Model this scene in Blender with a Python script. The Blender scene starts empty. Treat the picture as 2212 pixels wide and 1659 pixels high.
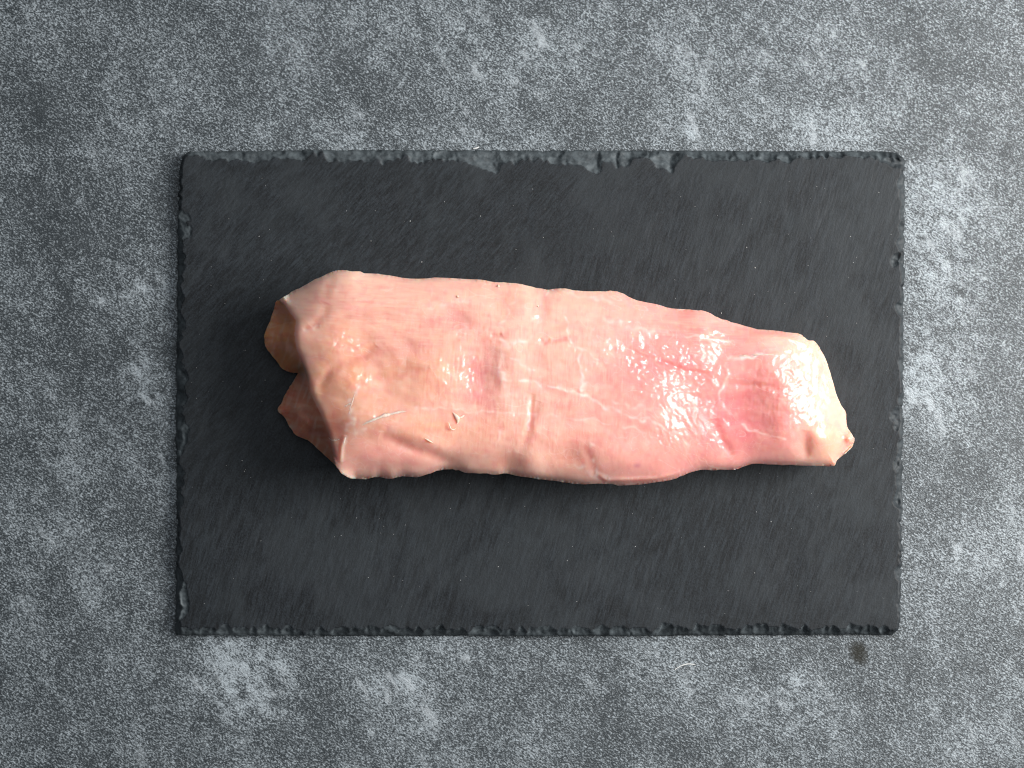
import bpy, math
import numpy as np
from mathutils import Vector

# ------------------------------------------------------------------ camera / world / light
scene = bpy.context.scene
col = scene.collection
CU, CV = 1106.0, 829.5            # optical axis in layout units
SLATE = 0.0068                    # slate thickness (m)
HC = 0.62                         # camera height over the table (m)
K = (0.300 / 1567.0) / (HC - SLATE)   # layout unit -> tangent


def W(u, v, z):
    """layout point (u right, v down) at height z -> metres on that height"""
    k = (HC - z) * K
    return (u - CU) * k, -(v - CV) * k


cam = bpy.data.cameras.new('camera')
camo = bpy.data.objects.new('camera', cam)
col.objects.link(camo)
camo.location = (0, 0, HC)
cam.sensor_width = 36.0
cam.lens = 36.0 / (2212.0 * K)
cam.clip_start = 0.01
cam.clip_end = 50
cam.dof.use_dof = True
cam.dof.focus_distance = HC - 0.040
cam.dof.aperture_fstop = 16.0
scene.camera = camo

world = bpy.data.worlds.new('World')
scene.world = world
world.use_nodes = True
bg = world.node_tree.nodes['Background']
bg.inputs[0].default_value = (0.80, 0.90, 1.0, 1)
bg.inputs[1].default_value = 0.05


def area(name, loc, target, sx, sy, power, colr):
    l = bpy.data.lights.new(name, 'AREA')
    l.shape = 'RECTANGLE'
    l.size, l.size_y = sx, sy
    l.energy = power
    l.color = colr
    o = bpy.data.objects.new(name, l)
    col.objects.link(o)
    o.location = loc
    d = Vector(target) - Vector(loc)
    o.rotation_euler = d.to_track_quat('-Z', 'Y').to_euler()
    return o


area('window_light', (1.00, 0.18, 0.72), (0.0, 0.0, 0.0), 0.64, 0.70, 27.5, (1.0, 0.985, 0.955))
area('ceiling_bounce_light', (0.35, 0.42, 1.45), (0.0, 0.0, 0.0), 1.5, 1.5, 10.0, (0.90, 0.95, 1.0))

vs = scene.view_settings
vs.view_transform = 'Standard'
vs.look = 'None'
vs.exposure = 0.0
vs.gamma = 1.0
vs.use_curve_mapping = False
scene.render.engine = 'CYCLES'
scene.cycles.use_denoising = True
scene.cycles.denoiser = 'OPENIMAGEDENOISE'
scene.cycles.denoising_input_passes = 'RGB_ALBEDO_NORMAL'
scene.cycles.max_bounces = 10
scene.cycles.filter_width = 1.15

# ------------------------------------------------------------------ helpers
rng = np.random.default_rng(11)


def smooth(x, a, b):
    t = np.clip((x - a) / (b - a), 0, 1)
    return t * t * (3 - 2 * t)


def fft_noise(shape, step, lx, ly, ang=0.0, seed=0, power=2.0):
    """band limited gaussian noise; lx, ly = feature size (layout units) along / across the direction ang"""
    r = np.random.default_rng(seed)
    h, w = shape
    H, Wd = h + 64, w + 64
    n = r.standard_normal((H, Wd))
    fy = np.fft.fftfreq(H, step)[:, None]
    fx = np.fft.rfftfreq(Wd, step)[None, :]
    c, s = math.cos(ang), math.sin(ang)
    a = fx * c + fy * s
    b = -fx * s + fy * c
    k = np.sqrt((a * lx) ** 2 + (b * ly) ** 2)
    g = np.exp(-(k ** power) * 1.6)
    o = np.fft.irfft2(np.fft.rfft2(n) * g, s=(H, Wd))[32:32 + h, 32:32 + w]
    o -= o.mean()
    return o / (o.std() + 1e-9)


def blur(a, sigma):
    """gaussian blur, sigma in cells"""
    n = int(sigma * 4)
    b = np.pad(a, n, mode='edge')
    fy = np.fft.fftfreq(b.shape[0])[:, None]
    fx = np.fft.rfftfreq(b.shape[1])[None, :]
    g = np.exp(-2 * (math.pi * sigma) ** 2 * (fx ** 2 + fy ** 2))
    return np.fft.irfft2(np.fft.rfft2(b) * g, s=b.shape)[n:-n, n:-n]


def catmull(p, n=3):
    p = np.asarray(p, float)
    a, b, c, d = np.roll(p, 1, 0), p, np.roll(p, -1, 0), np.roll(p, -2, 0)
    out = []
    for i in range(n):
        t = i / n
        out.append(0.5 * (2 * b + (c - a) * t + (2 * a - 5 * b + 4 * c - d) * t * t + (3 * b - a - 3 * c + d) * t ** 3))
    return np.stack(out, 1).reshape(-1, 2)


def seg_dist(U, V, pts, closed=False, arg=False, near=None):
    """distance to a polyline; also the nearest point"""
    pts = np.asarray(pts, float)
    q = np.vstack([pts, pts[:1]]) if closed else pts
    if near and U.ndim == 2:
        # regular grid: exact within `near`, capped beyond
        best = np.full(U.shape, float(near))
        nu, nv, par = U.copy(), V.copy(), np.zeros(U.shape)
        L = 0.0
        for (x0, y0), (x1, y1) in zip(q[:-1], q[1:]):
            j0, j1 = np.searchsorted(U[0], [min(x0, x1) - near, max(x0, x1) + near])
            i0, i1 = np.searchsorted(V[:, 0], [min(y0, y1) - near, max(y0, y1) + near])
            dx, dy = x1 - x0, y1 - y0
            l2 = dx * dx + dy * dy + 1e-12
            if j1 > j0 and i1 > i0:
                sl = (slice(i0, i1), slice(j0, j1))
                a, b = U[sl], V[sl]
                t = np.clip(((a - x0) * dx + (b - y0) * dy) / l2, 0, 1)
                px, py = x0 + t * dx, y0 + t * dy
                d = np.sqrt((a - px) ** 2 + (b - py) ** 2)
                m = d < best[sl]
                best[sl] = np.where(m, d, best[sl])
                nu[sl] = np.where(m, px, nu[sl])
                nv[sl] = np.where(m, py, nv[sl])
                par[sl] = np.where(m, L + t * math.sqrt(l2), par[sl])
            L += math.sqrt(l2)
        return (best, nu, nv, par / max(L, 1e-9)) if arg else best
    best = np.full(U.shape, 1e9)
    nu = np.zeros(U.shape)
    nv = np.zeros(U.shape)
    par = np.zeros(U.shape)
    L = 0.0
    for (x0, y0), (x1, y1) in zip(q[:-1], q[1:]):
        dx, dy = x1 - x0, y1 - y0
        l2 = dx * dx + dy * dy + 1e-12
        t = np.clip(((U - x0) * dx + (V - y0) * dy) / l2, 0, 1)
        px, py = x0 + t * dx, y0 + t * dy
        d = (U - px) ** 2 + (V - py) ** 2
        m = d < best
        best = np.where(m, d, best)
        nu = np.where(m, px, nu)
        nv = np.where(m, py, nv)
        par = np.where(m, L + t * math.sqrt(l2), par)
        L += math.sqrt(l2)
    best = np.sqrt(best)
    if arg:
        return best, nu, nv, par / max(L, 1e-9)
    return best


def inside(U, V, poly):
    r = np.zeros(U.shape, bool)
    p = np.asarray(poly, float)
    for (x0, y0), (x1, y1) in zip(p, np.roll(p, -1, 0)):
        if y0 == y1:
            continue
        c = ((y0 > V) != (y1 > V)) & (U < (x1 - x0) * (V - y0) / (y1 - y0) + x0)
        r ^= c
    return r


def mesh_object(name, verts, faces, mat, parent=None, smooth_shade=True):
    me = bpy.data.meshes.new(name)
    if isinstance(faces, np.ndarray):
        nv, nf = len(verts), len(faces)
        me.vertices.add(nv)
        me.vertices.foreach_set('co', np.asarray(verts, np.float32).ravel())
        me.loops.add(nf * 4)
        me.loops.foreach_set('vertex_index', faces.astype(np.int32).ravel())
        me.polygons.add(nf)
        me.polygons.foreach_set('loop_start', np.arange(0, nf * 4, 4, dtype=np.int32))
        me.update(calc_edges=True)
    else:
        me.from_pydata([tuple(v) for v in verts], [], faces)
    me.validate()
    me.polygons.foreach_set('use_smooth', np.full(len(me.polygons), smooth_shade, bool))
    me.materials.append(mat)
    me.update()
    o = bpy.data.objects.new(name, me)
    col.objects.link(o)
    if parent:
        o.parent = parent
    return o


def float_attr(o, name, data):
    a = o.data.attributes.new(name, 'FLOAT', 'POINT')
    d = np.zeros(len(o.data.vertices), np.float32)
    d[:len(data)] = data
    a.data.foreach_set('value', d)


def color_attr(o, name, rgb):
    a = o.data.attributes.new(name, 'FLOAT_COLOR', 'POINT')
    d = np.ones((len(o.data.vertices), 4), np.float32)
    d[:len(rgb), :3] = rgb
    a.data.foreach_set('color', d.ravel())


def tag(o, label, cat, kind=None, group=None):
    o['label'] = label
    o['category'] = cat
    if kind:
        o['kind'] = kind
    if group:
        o['group'] = group


class Mat:
    def __init__(self, name):
        self.m = bpy.data.materials.new(name)
        self.m.use_nodes = True
        self.t = self.m.node_tree
        self.p = self.t.nodes['Principled BSDF']

    def n(self, typ, **kw):
        x = self.t.nodes.new(typ)
        for k, v in kw.items():
            setattr(x, k, v)
        return x

    def l(self, a, b):
        self.t.links.new(a, b)

    def val(self, sock, v):
        if hasattr(v, 'is_linked') or isinstance(v, bpy.types.NodeSocket):
            self.l(v, sock)
        else:
            sock.default_value = v

    def math(self, op, a, b=0.0, clamp=False):
        x = self.n('ShaderNodeMath', operation=op, use_clamp=clamp)
        self.val(x.inputs[0], a)
        self.val(x.inputs[1], b)
        return x.outputs[0]

    def mix(self, f, a, b, blend='MIX'):
        x = self.n('ShaderNodeMix', data_type='RGBA', blend_type=blend)
        self.val(x.inputs[0], f)
        self.val(x.inputs[6], a)
        self.val(x.inputs[7], b)
        return x.outputs[2]

    def ramp(self, f, lo, hi):
        x = self.n('ShaderNodeMapRange', interpolation_type='SMOOTHSTEP')
        self.val(x.inputs[0], f)
        self.val(x.inputs[1], lo)
        self.val(x.inputs[2], hi)
        return x.outputs[0]

    def coords(self, scale=(1, 1, 1), rot=(0, 0, 0)):
        tc = self.n('ShaderNodeTexCoord')
        mp = self.n('ShaderNodeMapping')
        mp.inputs['Scale'].default_value = scale
        mp.inputs['Rotation'].default_value = rot
        if any(rot):
            # rotate first, then scale
            m0 = self.n('ShaderNodeMapping')
            m0.inputs['Rotation'].default_value = rot
            mp.inputs['Rotation'].default_value = (0, 0, 0)
            self.l(tc.outputs['Object'], m0.inputs['Vector'])
            self.l(m0.outputs[0], mp.inputs['Vector'])
        else:
            self.l(tc.outputs['Object'], mp.inputs['Vector'])
        return mp.outputs[0]

    def noise(self, vec, scale, detail=2.0, rough=0.5, dist=0.0):
        x = self.n('ShaderNodeTexNoise')
        self.l(vec, x.inputs['Vector'])
        x.inputs['Scale'].default_value = scale
        x.inputs['Detail'].default_value = detail
        x.inputs['Roughness'].default_value = rough
        x.inputs['Distortion'].default_value = dist
        return x.outputs[0]

    def attr(self, name, what='Fac'):
        x = self.n('ShaderNodeAttribute', attribute_name=name)
        return x.outputs[what]

    def bump(self, h, strength, dist, normal=None):
        x = self.n('ShaderNodeBump')
        x.inputs['Strength'].default_value = strength
        x.inputs['Distance'].default_value = dist
        self.l(h, x.inputs['Height'])
        if normal is not None:
            self.l(normal, x.inputs['Normal'])
        return x.outputs[0]

    def set(self, **kw):
        for k, v in kw.items():
            self.val(self.p.inputs[k.replace('_', ' ')], v)


def rgb(r, g, b):
    return (r, g, b, 1.0)


# ------------------------------------------------------------------ tabletop
def table_material():
    M = Mat('dark_grained_backdrop')
    mott = M.attr('mottle')
    stain = M.attr('stain')
    c = M.coords()
    cs = M.coords((1.0, 1.7, 1.0), (0, 0, math.radians(32)))
    warp = M.noise(c, 60, 2)
    g0 = M.noise(cs, 1050, 1.0, 0.5, 0.3)
    g1 = M.noise(cs, 420, 6.0, 0.82)       # irregular scuffed grain, about a millimetre
    g2 = M.noise(c, 1250, 2.0, 0.7)
    g3 = M.noise(c, 190, 3.0, 0.62)
    grain = M.math('ADD', M.math('MULTIPLY', g0, 0.36), M.math('ADD', M.math('MULTIPLY', g1, 0.42), M.math('MULTIPLY', g2, 0.22)))
    lo = M.math('ADD', M.math('MULTIPLY', M.math('SUBTRACT', g3, 0.5), 0.10), M.math('MULTIPLY', mott, 0.020))
    f = M.ramp(M.math('ADD', grain, lo), 0.455, 0.645)
    base = M.mix(f, rgb(0.028, 0.035, 0.040), rgb(0.42, 0.47, 0.505))
    veil = M.ramp(M.math('ADD', lo, M.math('MULTIPLY', M.math('SUBTRACT', warp, 0.5), 0.5)), -0.2, 0.35)
    base = M.mix(M.math('MULTIPLY', veil, 0.12), base, rgb(0.19, 0.212, 0.23))
    sc = M.noise(M.coords((1.0, 0.35, 1.0), (0, 0, math.radians(-28))), 150, 7, 0.78)
    sm = M.math('MULTIPLY', M.ramp(sc, 0.54, 0.60), M.ramp(mott, 0.0, 1.5))
    base = M.mix(M.math('MULTIPLY', sm, 0.55), base, rgb(0.45, 0.49, 0.52))
    base = M.mix(M.math('MULTIPLY', stain, 0.85), base, rgb(0.03, 0.028, 0.022))
    nb = M.bump(grain, 0.8, 0.0007)
    M.set(Base_Color=base, Normal=nb)
    M.set(Roughness=M.math('SUBTRACT', 0.42, M.math('MULTIPLY', f, 0.08)))
    M.set(Specular_IOR_Level=M.math('SUBTRACT', 0.5, M.math('MULTIPLY', stain, 0.42)))
    return M.m


def build_table():
    st = 6.0     # layout units
    us = np.arange(-900, 3110, st)
    vsx = np.arange(-760, 2420, st)
    U, V = np.meshgrid(us, vsx)
    m = 0.62 * (0.55 * fft_noise(U.shape, st, 230, 150, 0.5, 1) + 0.5 * fft_noise(U.shape, st, 90, 60, 1.1, 2) \
        + 0.42 * fft_noise(U.shape, st, 38, 24, 1.0, 3) + 0.25 * fft_noise(U.shape, st, 16, 12, 0, 4))
    for (u, v, a, b, h) in [
            (525, 1475, 80, 90, 2.0), (470, 1400, 40, 40, 1.2), (590, 1420, 30, 50, 1.0), (300, 800, 45, 40, 1.7),
            (325, 860, 45, 25, 1.2), (330, 620, 60, 30, 1.2), (2030, 600, 90, 250, 1.2), (2000, 830, 60, 80, 1.2),
            (2060, 430, 60, 60, 1.0), (1760, 270, 120, 50, 0.9), (1130, 110, 250, 100, 0.6), (800, 290, 200, 40, 0.7),
            (1490, 285, 14, 14, 2.6), (1720, 1500, 50, 60, 1.4), (870, 1480, 70, 35, 1.3), (1600, 120, 220, 100, 0.5),
            (1100, 1420, 120, 40, 0.8), (2090, 1180, 80, 60, 0.7), (150, 1010, 60, 60, 0.7), (210, 1270, 60, 60, 0.5),
            (120, 640, 170, 220, -0.8), (100, 420, 140, 160, -0.4), (80, 1450, 150, 150, -0.4), (1030, 1590, 120, 60, -0.5),
            (1300, 1580, 90, 60, -0.6), (1400, 1500, 60, 90, -0.6), (720, 1560, 60, 60, -0.6), (330, 960, 70, 60, -0.9),
            (2160, 1010, 60, 80, -0.5), (2120, 250, 90, 60, -0.4), (500, 60, 90, 60, -0.5), (2020, 1440, 160, 120, -0.2)]:
        m += (1.45 if h > 0 else 1.0) * h * np.exp(-((U - u) / a) ** 2 - ((V - v) / b) ** 2) * (1 + 0.6 * fft_noise(U.shape, st, 22, 16, 0.8, int(u)))
    # a few pale and dark scuffs
    r = np.random.default_rng(5)
    for i in range(26):
        u, v = r.uniform(0, 2212), r.uniform(0, 1659)
        a = r.uniform(0.6, 2.6)
        l = r.uniform(20, 90)
        p = [(u, v), (u + l * .5 * math.cos(a) + r.normal(0, 5), v + l * .5 * math.sin(a)), (u + l * math.cos(a), v + l * math.sin(a))]
        d = seg_dist(U, V, p, near=20)
        m += r.choice([-1.1, 0.9, 1.2]) * np.exp(-(d / 5.0) ** 2)
    s = np.exp(-((((U - 1855) / 20) ** 2 + ((V - 1410) / 25) ** 2 - 0.5 * ((U - 1855) / 20) * ((V - 1410) / 25))) ** 3)
    s = np.clip(s, 0, 1)
    # far coarse rim so that the tabletop runs on past the picture
    X, Y = W(U, V, 0.0)
    h, w = U.shape
    idx = np.arange(h * w).reshape(h, w)
    F = np.stack([idx[:-1, :-1], idx[1:, :-1], idx[1:, 1:], idx[:-1, 1:]], -1).reshape(-1, 4)
    P = np.stack([X.ravel(), Y.ravel(), np.zeros(h * w)], 1)
    loop = np.concatenate([idx[0, :-1], idx[:-1, -1], idx[-1, :0:-1], idx[:0:-1, 0]])
    ring_p, ring_f, n0 = [], [], h * w
    mm, ss = [m.ravel()], [s.ravel()]
    prev = loop
    base = P[loop]
    for (sx, sy, z, k) in [(1.03, 1.03, 0, 0.0), (1.5, 1.5, 0, 0.0), (1.5, 1.5, -0.02, 0.0)]:
        q = base.copy()
        q[:, 0] *= sx
        q[:, 1] *= sy
        q[:, 2] = z
        cur = np.arange(n0, n0 + len(loop))
        n0 += len(loop)
        ring_p.append(q)
        mm.append(m.ravel()[loop] * k)
        ss.append(np.zeros(len(loop)))
        a, b = prev, np.roll(prev, -1)
        c, d = np.roll(cur, -1), cur
        ring_f.append(np.stack([a, b, c, d], 1))
        prev = cur
    o = mesh_object('tabletop', np.vstack([P] + ring_p), np.vstack([F] + ring_f), table_material())
    float_attr(o, 'mottle', np.concatenate(mm))
    float_attr(o, 'stain', np.concatenate(ss))
    o['kind'] = 'structure'
    o['label'] = 'dark grey mottled grained tabletop under the slate board'


build_table()


# ------------------------------------------------------------------ masked height field -> closed mesh
def field_mesh(name, U, V, Z, mask, outline, zb, rings, mat, parent=None, z0=0.0, attrs=None, colors=None):
    """Z (m) over the masked layout grid; border snapped to the outline, then closed by rings
    [(inset layout units, height fraction of border)] and a bottom face"""
    h, w = U.shape
    q = mask[:-1, :-1] & mask[1:, :-1] & mask[1:, 1:] & mask[:-1, 1:]
    for _ in range(6):
        nb = np.zeros(q.shape, int)
        nb[1:] += q[:-1]
        nb[:-1] += q[1:]
        nb[:, 1:] += q[:, :-1]
        nb[:, :-1] += q[:, 1:]
        q = q & (nb >= 2)
        # drop diagonal pinches
        dp = q[:-1, :-1] & q[1:, 1:] & ~q[1:, :-1] & ~q[:-1, 1:]
        q[:-1, :-1] &= ~dp
        dp = q[1:, :-1] & q[:-1, 1:] & ~q[:-1, :-1] & ~q[1:, 1:]
        q[1:, :-1] &= ~dp
    idx = np.arange(h * w).reshape(h, w)
    F = np.stack([idx[:-1, :-1][q], idx[1:, :-1][q], idx[1:, 1:][q], idx[:-1, 1:][q]], 1)
    E = np.concatenate([F[:, [0, 1]], F[:, [1, 2]], F[:, [2, 3]], F[:, [3, 0]]])
    key = E[:, 0].astype(np.int64) * (h * w) + E[:, 1]
    rkey = E[:, 1].astype(np.int64) * (h * w) + E[:, 0]
    B = E[~np.isin(key, rkey)]
    nxt = {int(a): int(b) for a, b in B}
    loops = []
    left = set(nxt)
    while left:
        s = next(iter(left))
        lp = []
        a = s
        while a in left:
            left.discard(a)
            lp.append(a)
            a = nxt[a]
        loops.append(lp)
    loop = np.array(max(loops, key=len))
    u, v, z = U.ravel().copy(), V.ravel().copy(), Z.ravel().copy()
    _, nu, nv, _ = seg_dist(u[loop], v[loop], outline, True, True)
    u[loop], v[loop] = nu, nv
    if zb is not None:
        z[loop] = zb(nu, nv)
    used = np.unique(F)
    re = np.full(h * w, -1)
    re[used] = np.arange(len(used))
    F = re[F]
    lo = re[loop]
    u, v, z = u[used], v[used], z[used]
    x, y = W(u, v, z + z0)
    P = np.stack([x, y, z + z0], 1)
    # the loop runs with the faces; inward normals
    bx = P[lo]
    t = np.roll(bx, -1, 0) - np.roll(bx, 1, 0)
    nrm = np.stack([-t[:, 1], t[:, 0]], 1)
    for _ in range(6):
        nrm = (nrm + np.roll(nrm, 1, 0) + np.roll(nrm, -1, 0)) / 3
    nrm /= np.linalg.norm(nrm, axis=1)[:, None] + 1e-12
    area2 = np.sum(bx[:, 0] * np.roll(bx[:, 1], -1) - bx[:, 1] * np.roll(bx[:, 0], -1))
    if area2 < 0:
        nrm = -nrm
    allP, allF = [P], [F]
    prev, n0 = lo, len(P)
    src = []
    for ins, fz in rings:
        c = bx.copy()
        c[:, :2] += nrm * (ins * K * HC)
        c[:, 2] = z0 + (bx[:, 2] - z0) * fz
        cur = np.arange(n0, n0 + len(lo))
        n0 += len(lo)
        allP.append(c)
        src.append(lo)
        allF.append(np.stack([np.roll(prev, -1), prev, cur, np.roll(cur, -1)], 1))
        prev = cur
    # bottom: fan to a centre line point
    cpt = bx.mean(0)
    cpt[2] = allP[-1][0, 2]
    P = np.vstack(allP)
    faces = np.vstack(allF)
    # quad strip across the bottom, pairing the loop head with its tail
    n = len(prev)
    k = n // 2
    i = np.arange(k - 1)
    a, b = prev[i], prev[i + 1]
    c, d = prev[n - 2 - i], prev[n - 1 - i]
    ok = (b != c) & (a != d)
    bot = np.stack([b, a, d, c], 1)[ok]
    faces = np.vstack([faces, bot])
    o = mesh_object(name, P, faces, mat, parent)
    s = np.concatenate([np.arange(len(u))] + src) if src else np.arange(len(u))
    for an, dat in (attrs or {}).items():
        float_attr(o, an, dat.ravel()[used][s])
    for an, dat in (colors or {}).items():
        color_attr(o, an, dat.reshape(-1, 3)[used][s])
    return o


# ------------------------------------------------------------------ slate board
def slate_material():
    M = Mat('dark_slate')
    chip = M.attr('chip')
    sheen_tone = M.attr('sheen_tone')
    streakA = M.coords((1.0, 0.18, 1.0), (0, 0, math.radians(42)))
    streakB = M.coords((1.0, 0.13, 1.0), (0, 0, math.radians(17)))
    c = M.coords()
    s1 = M.noise(streakA, 950, 4, 0.72, 0.4)
    s2 = M.noise(streakB, 950, 4, 0.7, 0.4)
    mixf = M.ramp(M.math('ADD', M.attr('lean'), M.math('MULTIPLY', M.math('SUBTRACT', M.noise(c, 14, 2), 0.5), 0.8)), 0.2, 0.8)
    x = M.n('ShaderNodeMix', data_type='FLOAT')
    M.l(mixf, x.inputs[0]); M.l(s1, x.inputs[2]); M.l(s2, x.inputs[3])
    st = x.outputs[0]
    fine = M.noise(c, 1300, 2, 0.65)
    blot = M.noise(c, 40, 4, 0.65)
    g = M.math('ADD', M.math('MULTIPLY', st, 0.65), M.math('MULTIPLY', fine, 0.35))
    f = M.ramp(g, 0.34, 0.74)
    base = M.mix(f, rgb(0.0022, 0.0030, 0.0041), rgb(0.028, 0.035, 0.0425))
    base = M.mix(M.math('MULTIPLY', M.ramp(blot, 0.42, 0.72), 0.18), base, rgb(0.028, 0.034, 0.039))
    base = M.mix(M.math('MULTIPLY', sheen_tone, 0.38, True), base, rgb(0.034, 0.040, 0.045))
    cn = M.noise(c, 260, 4, 0.65)
    chipc = M.mix(M.ramp(cn, 0.3, 0.7), rgb(0.036, 0.044, 0.049), rgb(0.105, 0.124, 0.134))
    base = M.mix(M.math('MULTIPLY', chip, 0.85), base, chipc)
    hb = M.math('ADD', M.math('MULTIPLY', st, 0.7), M.math('MULTIPLY', fine, 0.3))
    nb = M.bump(hb, 0.5, 0.00032)
    nb = M.bump(cn, 0.15, 0.0006, nb)
    M.set(Base_Color=base, Normal=nb, Roughness=0.6)
    M.p.inputs['Specular IOR Level'].default_value = 0.36
    return M.m


def build_slate():
    st = 2.3
    U, V = np.meshgrid(np.arange(366, 1966, st), np.arange(312, 1386, st))
    out = [(404, 328), (700, 324), (1100, 325), (1350, 325), (1700, 326), (1905, 327), (1938, 330), (1953, 343),
           (1954, 420), (1953, 560), (1956, 590), (1952, 620), (1952, 800), (1949, 1000), (1948, 1200), (1945, 1340),
           (1940, 1362), (1926, 1371), (1700, 1372), (1300, 1374), (900, 1374), (600, 1373), (400, 1373), (379, 1371),
           (379, 1350), (382, 1100), (380, 950), (382, 700), (384, 500), (388, 365), (394, 340)]
    # finer outline with small chips
    o2 = []
    r = np.random.default_rng(3)
    p = np.array(out, float)
    for a, b in zip(p, np.roll(p, -1, 0)):
        L = np.hypot(*(b - a))
        n = max(1, int(L / 7))
        nn = np.array([-(b - a)[1], (b - a)[0]]) / (L + 1e-9)
        horiz = abs((b - a)[0]) > abs((b - a)[1])
        amp = 0.9 if horiz else 1.6
        for i in range(n):
            o2.append(a + (b - a) * i / n + nn * r.normal(0, amp) * (L > 30))
    out = np.array(o2)
    d = seg_dist(U, V, out, True, near=40)
    ins = inside(U, V, out)
    T = SLATE * 1000
    z = np.full(U.shape, T)
    wu = 5 * fft_noise(U.shape, st, 34, 34, 0, 21) + 1.0 * fft_noise(U.shape, st, 10, 10, 0, 22)
    wv = 3 * fft_noise(U.shape, st, 34, 34, 0, 23) + 1.0 * fft_noise(U.shape, st, 10, 10, 0, 24)

    def scoop(cu, cv, ru, rv, dep, ang=0.0, zr=None):
        nonlocal z
        R = max(ru, rv) * 1.3 + 15
        j0, j1 = np.searchsorted(U[0], [cu - R, cu + R])
        i0, i1 = np.searchsorted(V[:, 0], [cv - R, cv + R])
        if j1 <= j0 or i1 <= i0:
            return
        sl = (slice(i0, i1), slice(j0, j1))
        x = U[sl] + wu[sl] - cu
        y = V[sl] + wv[sl] - cv
        c, s = math.cos(ang), math.sin(ang)
        a, b = (x * c + y * s) / ru, (-x * s + y * c) / rv
        q = a * a + b * b
        # ellipsoid bowl with sharp rim
        zz = T - dep * np.sqrt(np.clip(1.0 - q, 0, 1)) ** 1.15
        z[sl] = np.where(q < 1, np.minimum(z[sl], zz), z[sl])

    def wedge(u0, v0, sgn, k, al, ar, cap):
        """flake whose tip (u0, v0) points inward; opens towards the edge (sgn -1 = upper edge, +1 = lower edge)"""
        nonlocal z
        j0, j1 = np.searchsorted(U[0], [u0 - 130, u0 + 130])
        i0, i1 = np.searchsorted(V[:, 0], [v0 - 70, v0 + 70])
        sl = (slice(i0, i1), slice(j0, j1))
        x = U[sl] + wu[sl] * 0.7 - u0
        y = (V[sl] + wv[sl] * 0.7 - v0) * sgn
        e = y - al * np.clip(-x, 0, None) - ar * np.clip(x, 0, None)
        dep = np.clip(e * k + 0.25 * (e > 0), 0, cap)
        z[sl] = np.minimum(z[sl], T - dep)

    r = np.random.default_rng(17)
    UU, VV = U + wu, V + wv * 0.8

    def wob(sd, a):
        return np.interp(U[0], U[0], fft_noise((8, U.shape[1]), st, a, a, 0, sd)[4])[None, :]

    def wobv(sd, a):
        return fft_noise((U.shape[0], 8), st, a, a, 0, sd)[:, 4][:, None]

    def bevel(dist, width, depth, p):
        nonlocal z
        q = np.clip(1 - dist / np.maximum(width, 2.0), 0, 1)
        z = np.minimum(z, T - depth * q ** p)
    # rough broken faces round the rim
    bevel(1374 - V + wv * 0.5, np.clip(16 + 4 * wob(41, 40) + 3.5 * wob(42, 12), 5, 26), np.where((U > 1420) | ((U > 720) & (U < 1010)), 5.6, 2.8), 0.75)
    bevel(V - 325 + wv * 0.5, np.where(U > 1400, np.clip(15 + 4 * wob(43, 45) + 3 * wob(44, 12), 6, 24), np.clip(20 + 6 * wob(45, 60) + 4 * wob(46, 14), 5, 36)), np.where(U > 1390, 5.4, 2.0), 0.85)
    bevel(U - 381 + wu * 0.4, np.clip(9 + 4 * wobv(47, 50) + 3 * wobv(48, 14), 2.5, 20), 4.6, 0.9)
    bevel(1953 - U + wu * 0.3, np.clip(6 + 3 * wobv(49, 50) + 2 * wobv(50, 14), 2, 14), 2.2, 0.9)
    # flakes knocked off the upper edge
    for (u, v, k, al, ar, cap) in [(1072, 374, 0.055, 0.42, 1.7, 2.2), (1290, 375, 0.06, 0.42, 2.2, 2.2), (1333, 362, 0.09, 1.3, 2.0, 2.4), (1180, 352, 0.07, 0.5, 0.6, 2.0),
                                   (1452, 374, 0.06, 0.5, 2.0, 2.6), (1395, 345, 0.08, 0.5, 0.5, 2.4), (908, 352, 0.08, 0.5, 1.5, 1.8), (770, 350, 0.06, 0.3, 0.6, 1.8),
                                   (655, 352, 0.06, 0.28, 0.7, 2.0), (540, 344, 0.07, 0.25, 0.8, 1.6), (850, 346, 0.07, 0.35, 0.6, 1.6), (985, 348, 0.07, 0.4, 0.9, 2.2),
                                   (1120, 352, 0.08, 0.9, 0.6, 2.6), (1240, 350, 0.06, 0.5, 0.8, 1.6), (460, 345, 0.05, 0.12, 0.3, 1.8), (1700, 352, 0.12, 0.4, 0.6, 4), (1590, 350, 0.12, 0.35, 0.8, 4)]:
        wedge(u, v, -1, k, al, ar, cap)
    for i in range(34):
        wedge(r.uniform(395, 1930), r.uniform(332, 346), -1, r.uniform(0.06, 0.16), r.uniform(0.2, 1.0), r.uniform(0.4, 1.8), r.uniform(1.2, 4.0))
    for i in range(22):
        scoop(r.uniform(395, 1940), 322 + r.uniform(-4, 3), r.uniform(16, 50), r.uniform(12, 24), r.uniform(1.4, 4.5), r.uniform(-0.3, 0.3))
    # lower edge
    for (u, v, k, al, ar, cap) in [(1240, 1350, 0.05, 0.9, 0.45, 1.4), (1180, 1352, 0.08, 0.8, 0.7, 2.0), (830, 1349, 0.08, 0.6, 0.35, 2.2), (1060, 1352, 0.05, 0.6, 0.6, 1.6),
                                   (1508, 1348, 0.2, 1.2, 0.5, 5), (1555, 1352, 0.2, 0.9, 0.9, 5), (1700, 1351, 0.2, 1.5, 0.5, 5), (1840, 1346, 0.18, 1.0, 0.6, 5), (1780, 1350, 0.2, 0.8, 0.6, 5)]:
        wedge(u, v, 1, k, al, ar, cap)
    for i in range(50):
        wedge(r.uniform(390, 1930), r.uniform(1352, 1364), 1, r.uniform(0.1, 0.25), r.uniform(0.4, 1.6), r.uniform(0.3, 1.2), r.uniform(2.0, 5.4))
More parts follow.
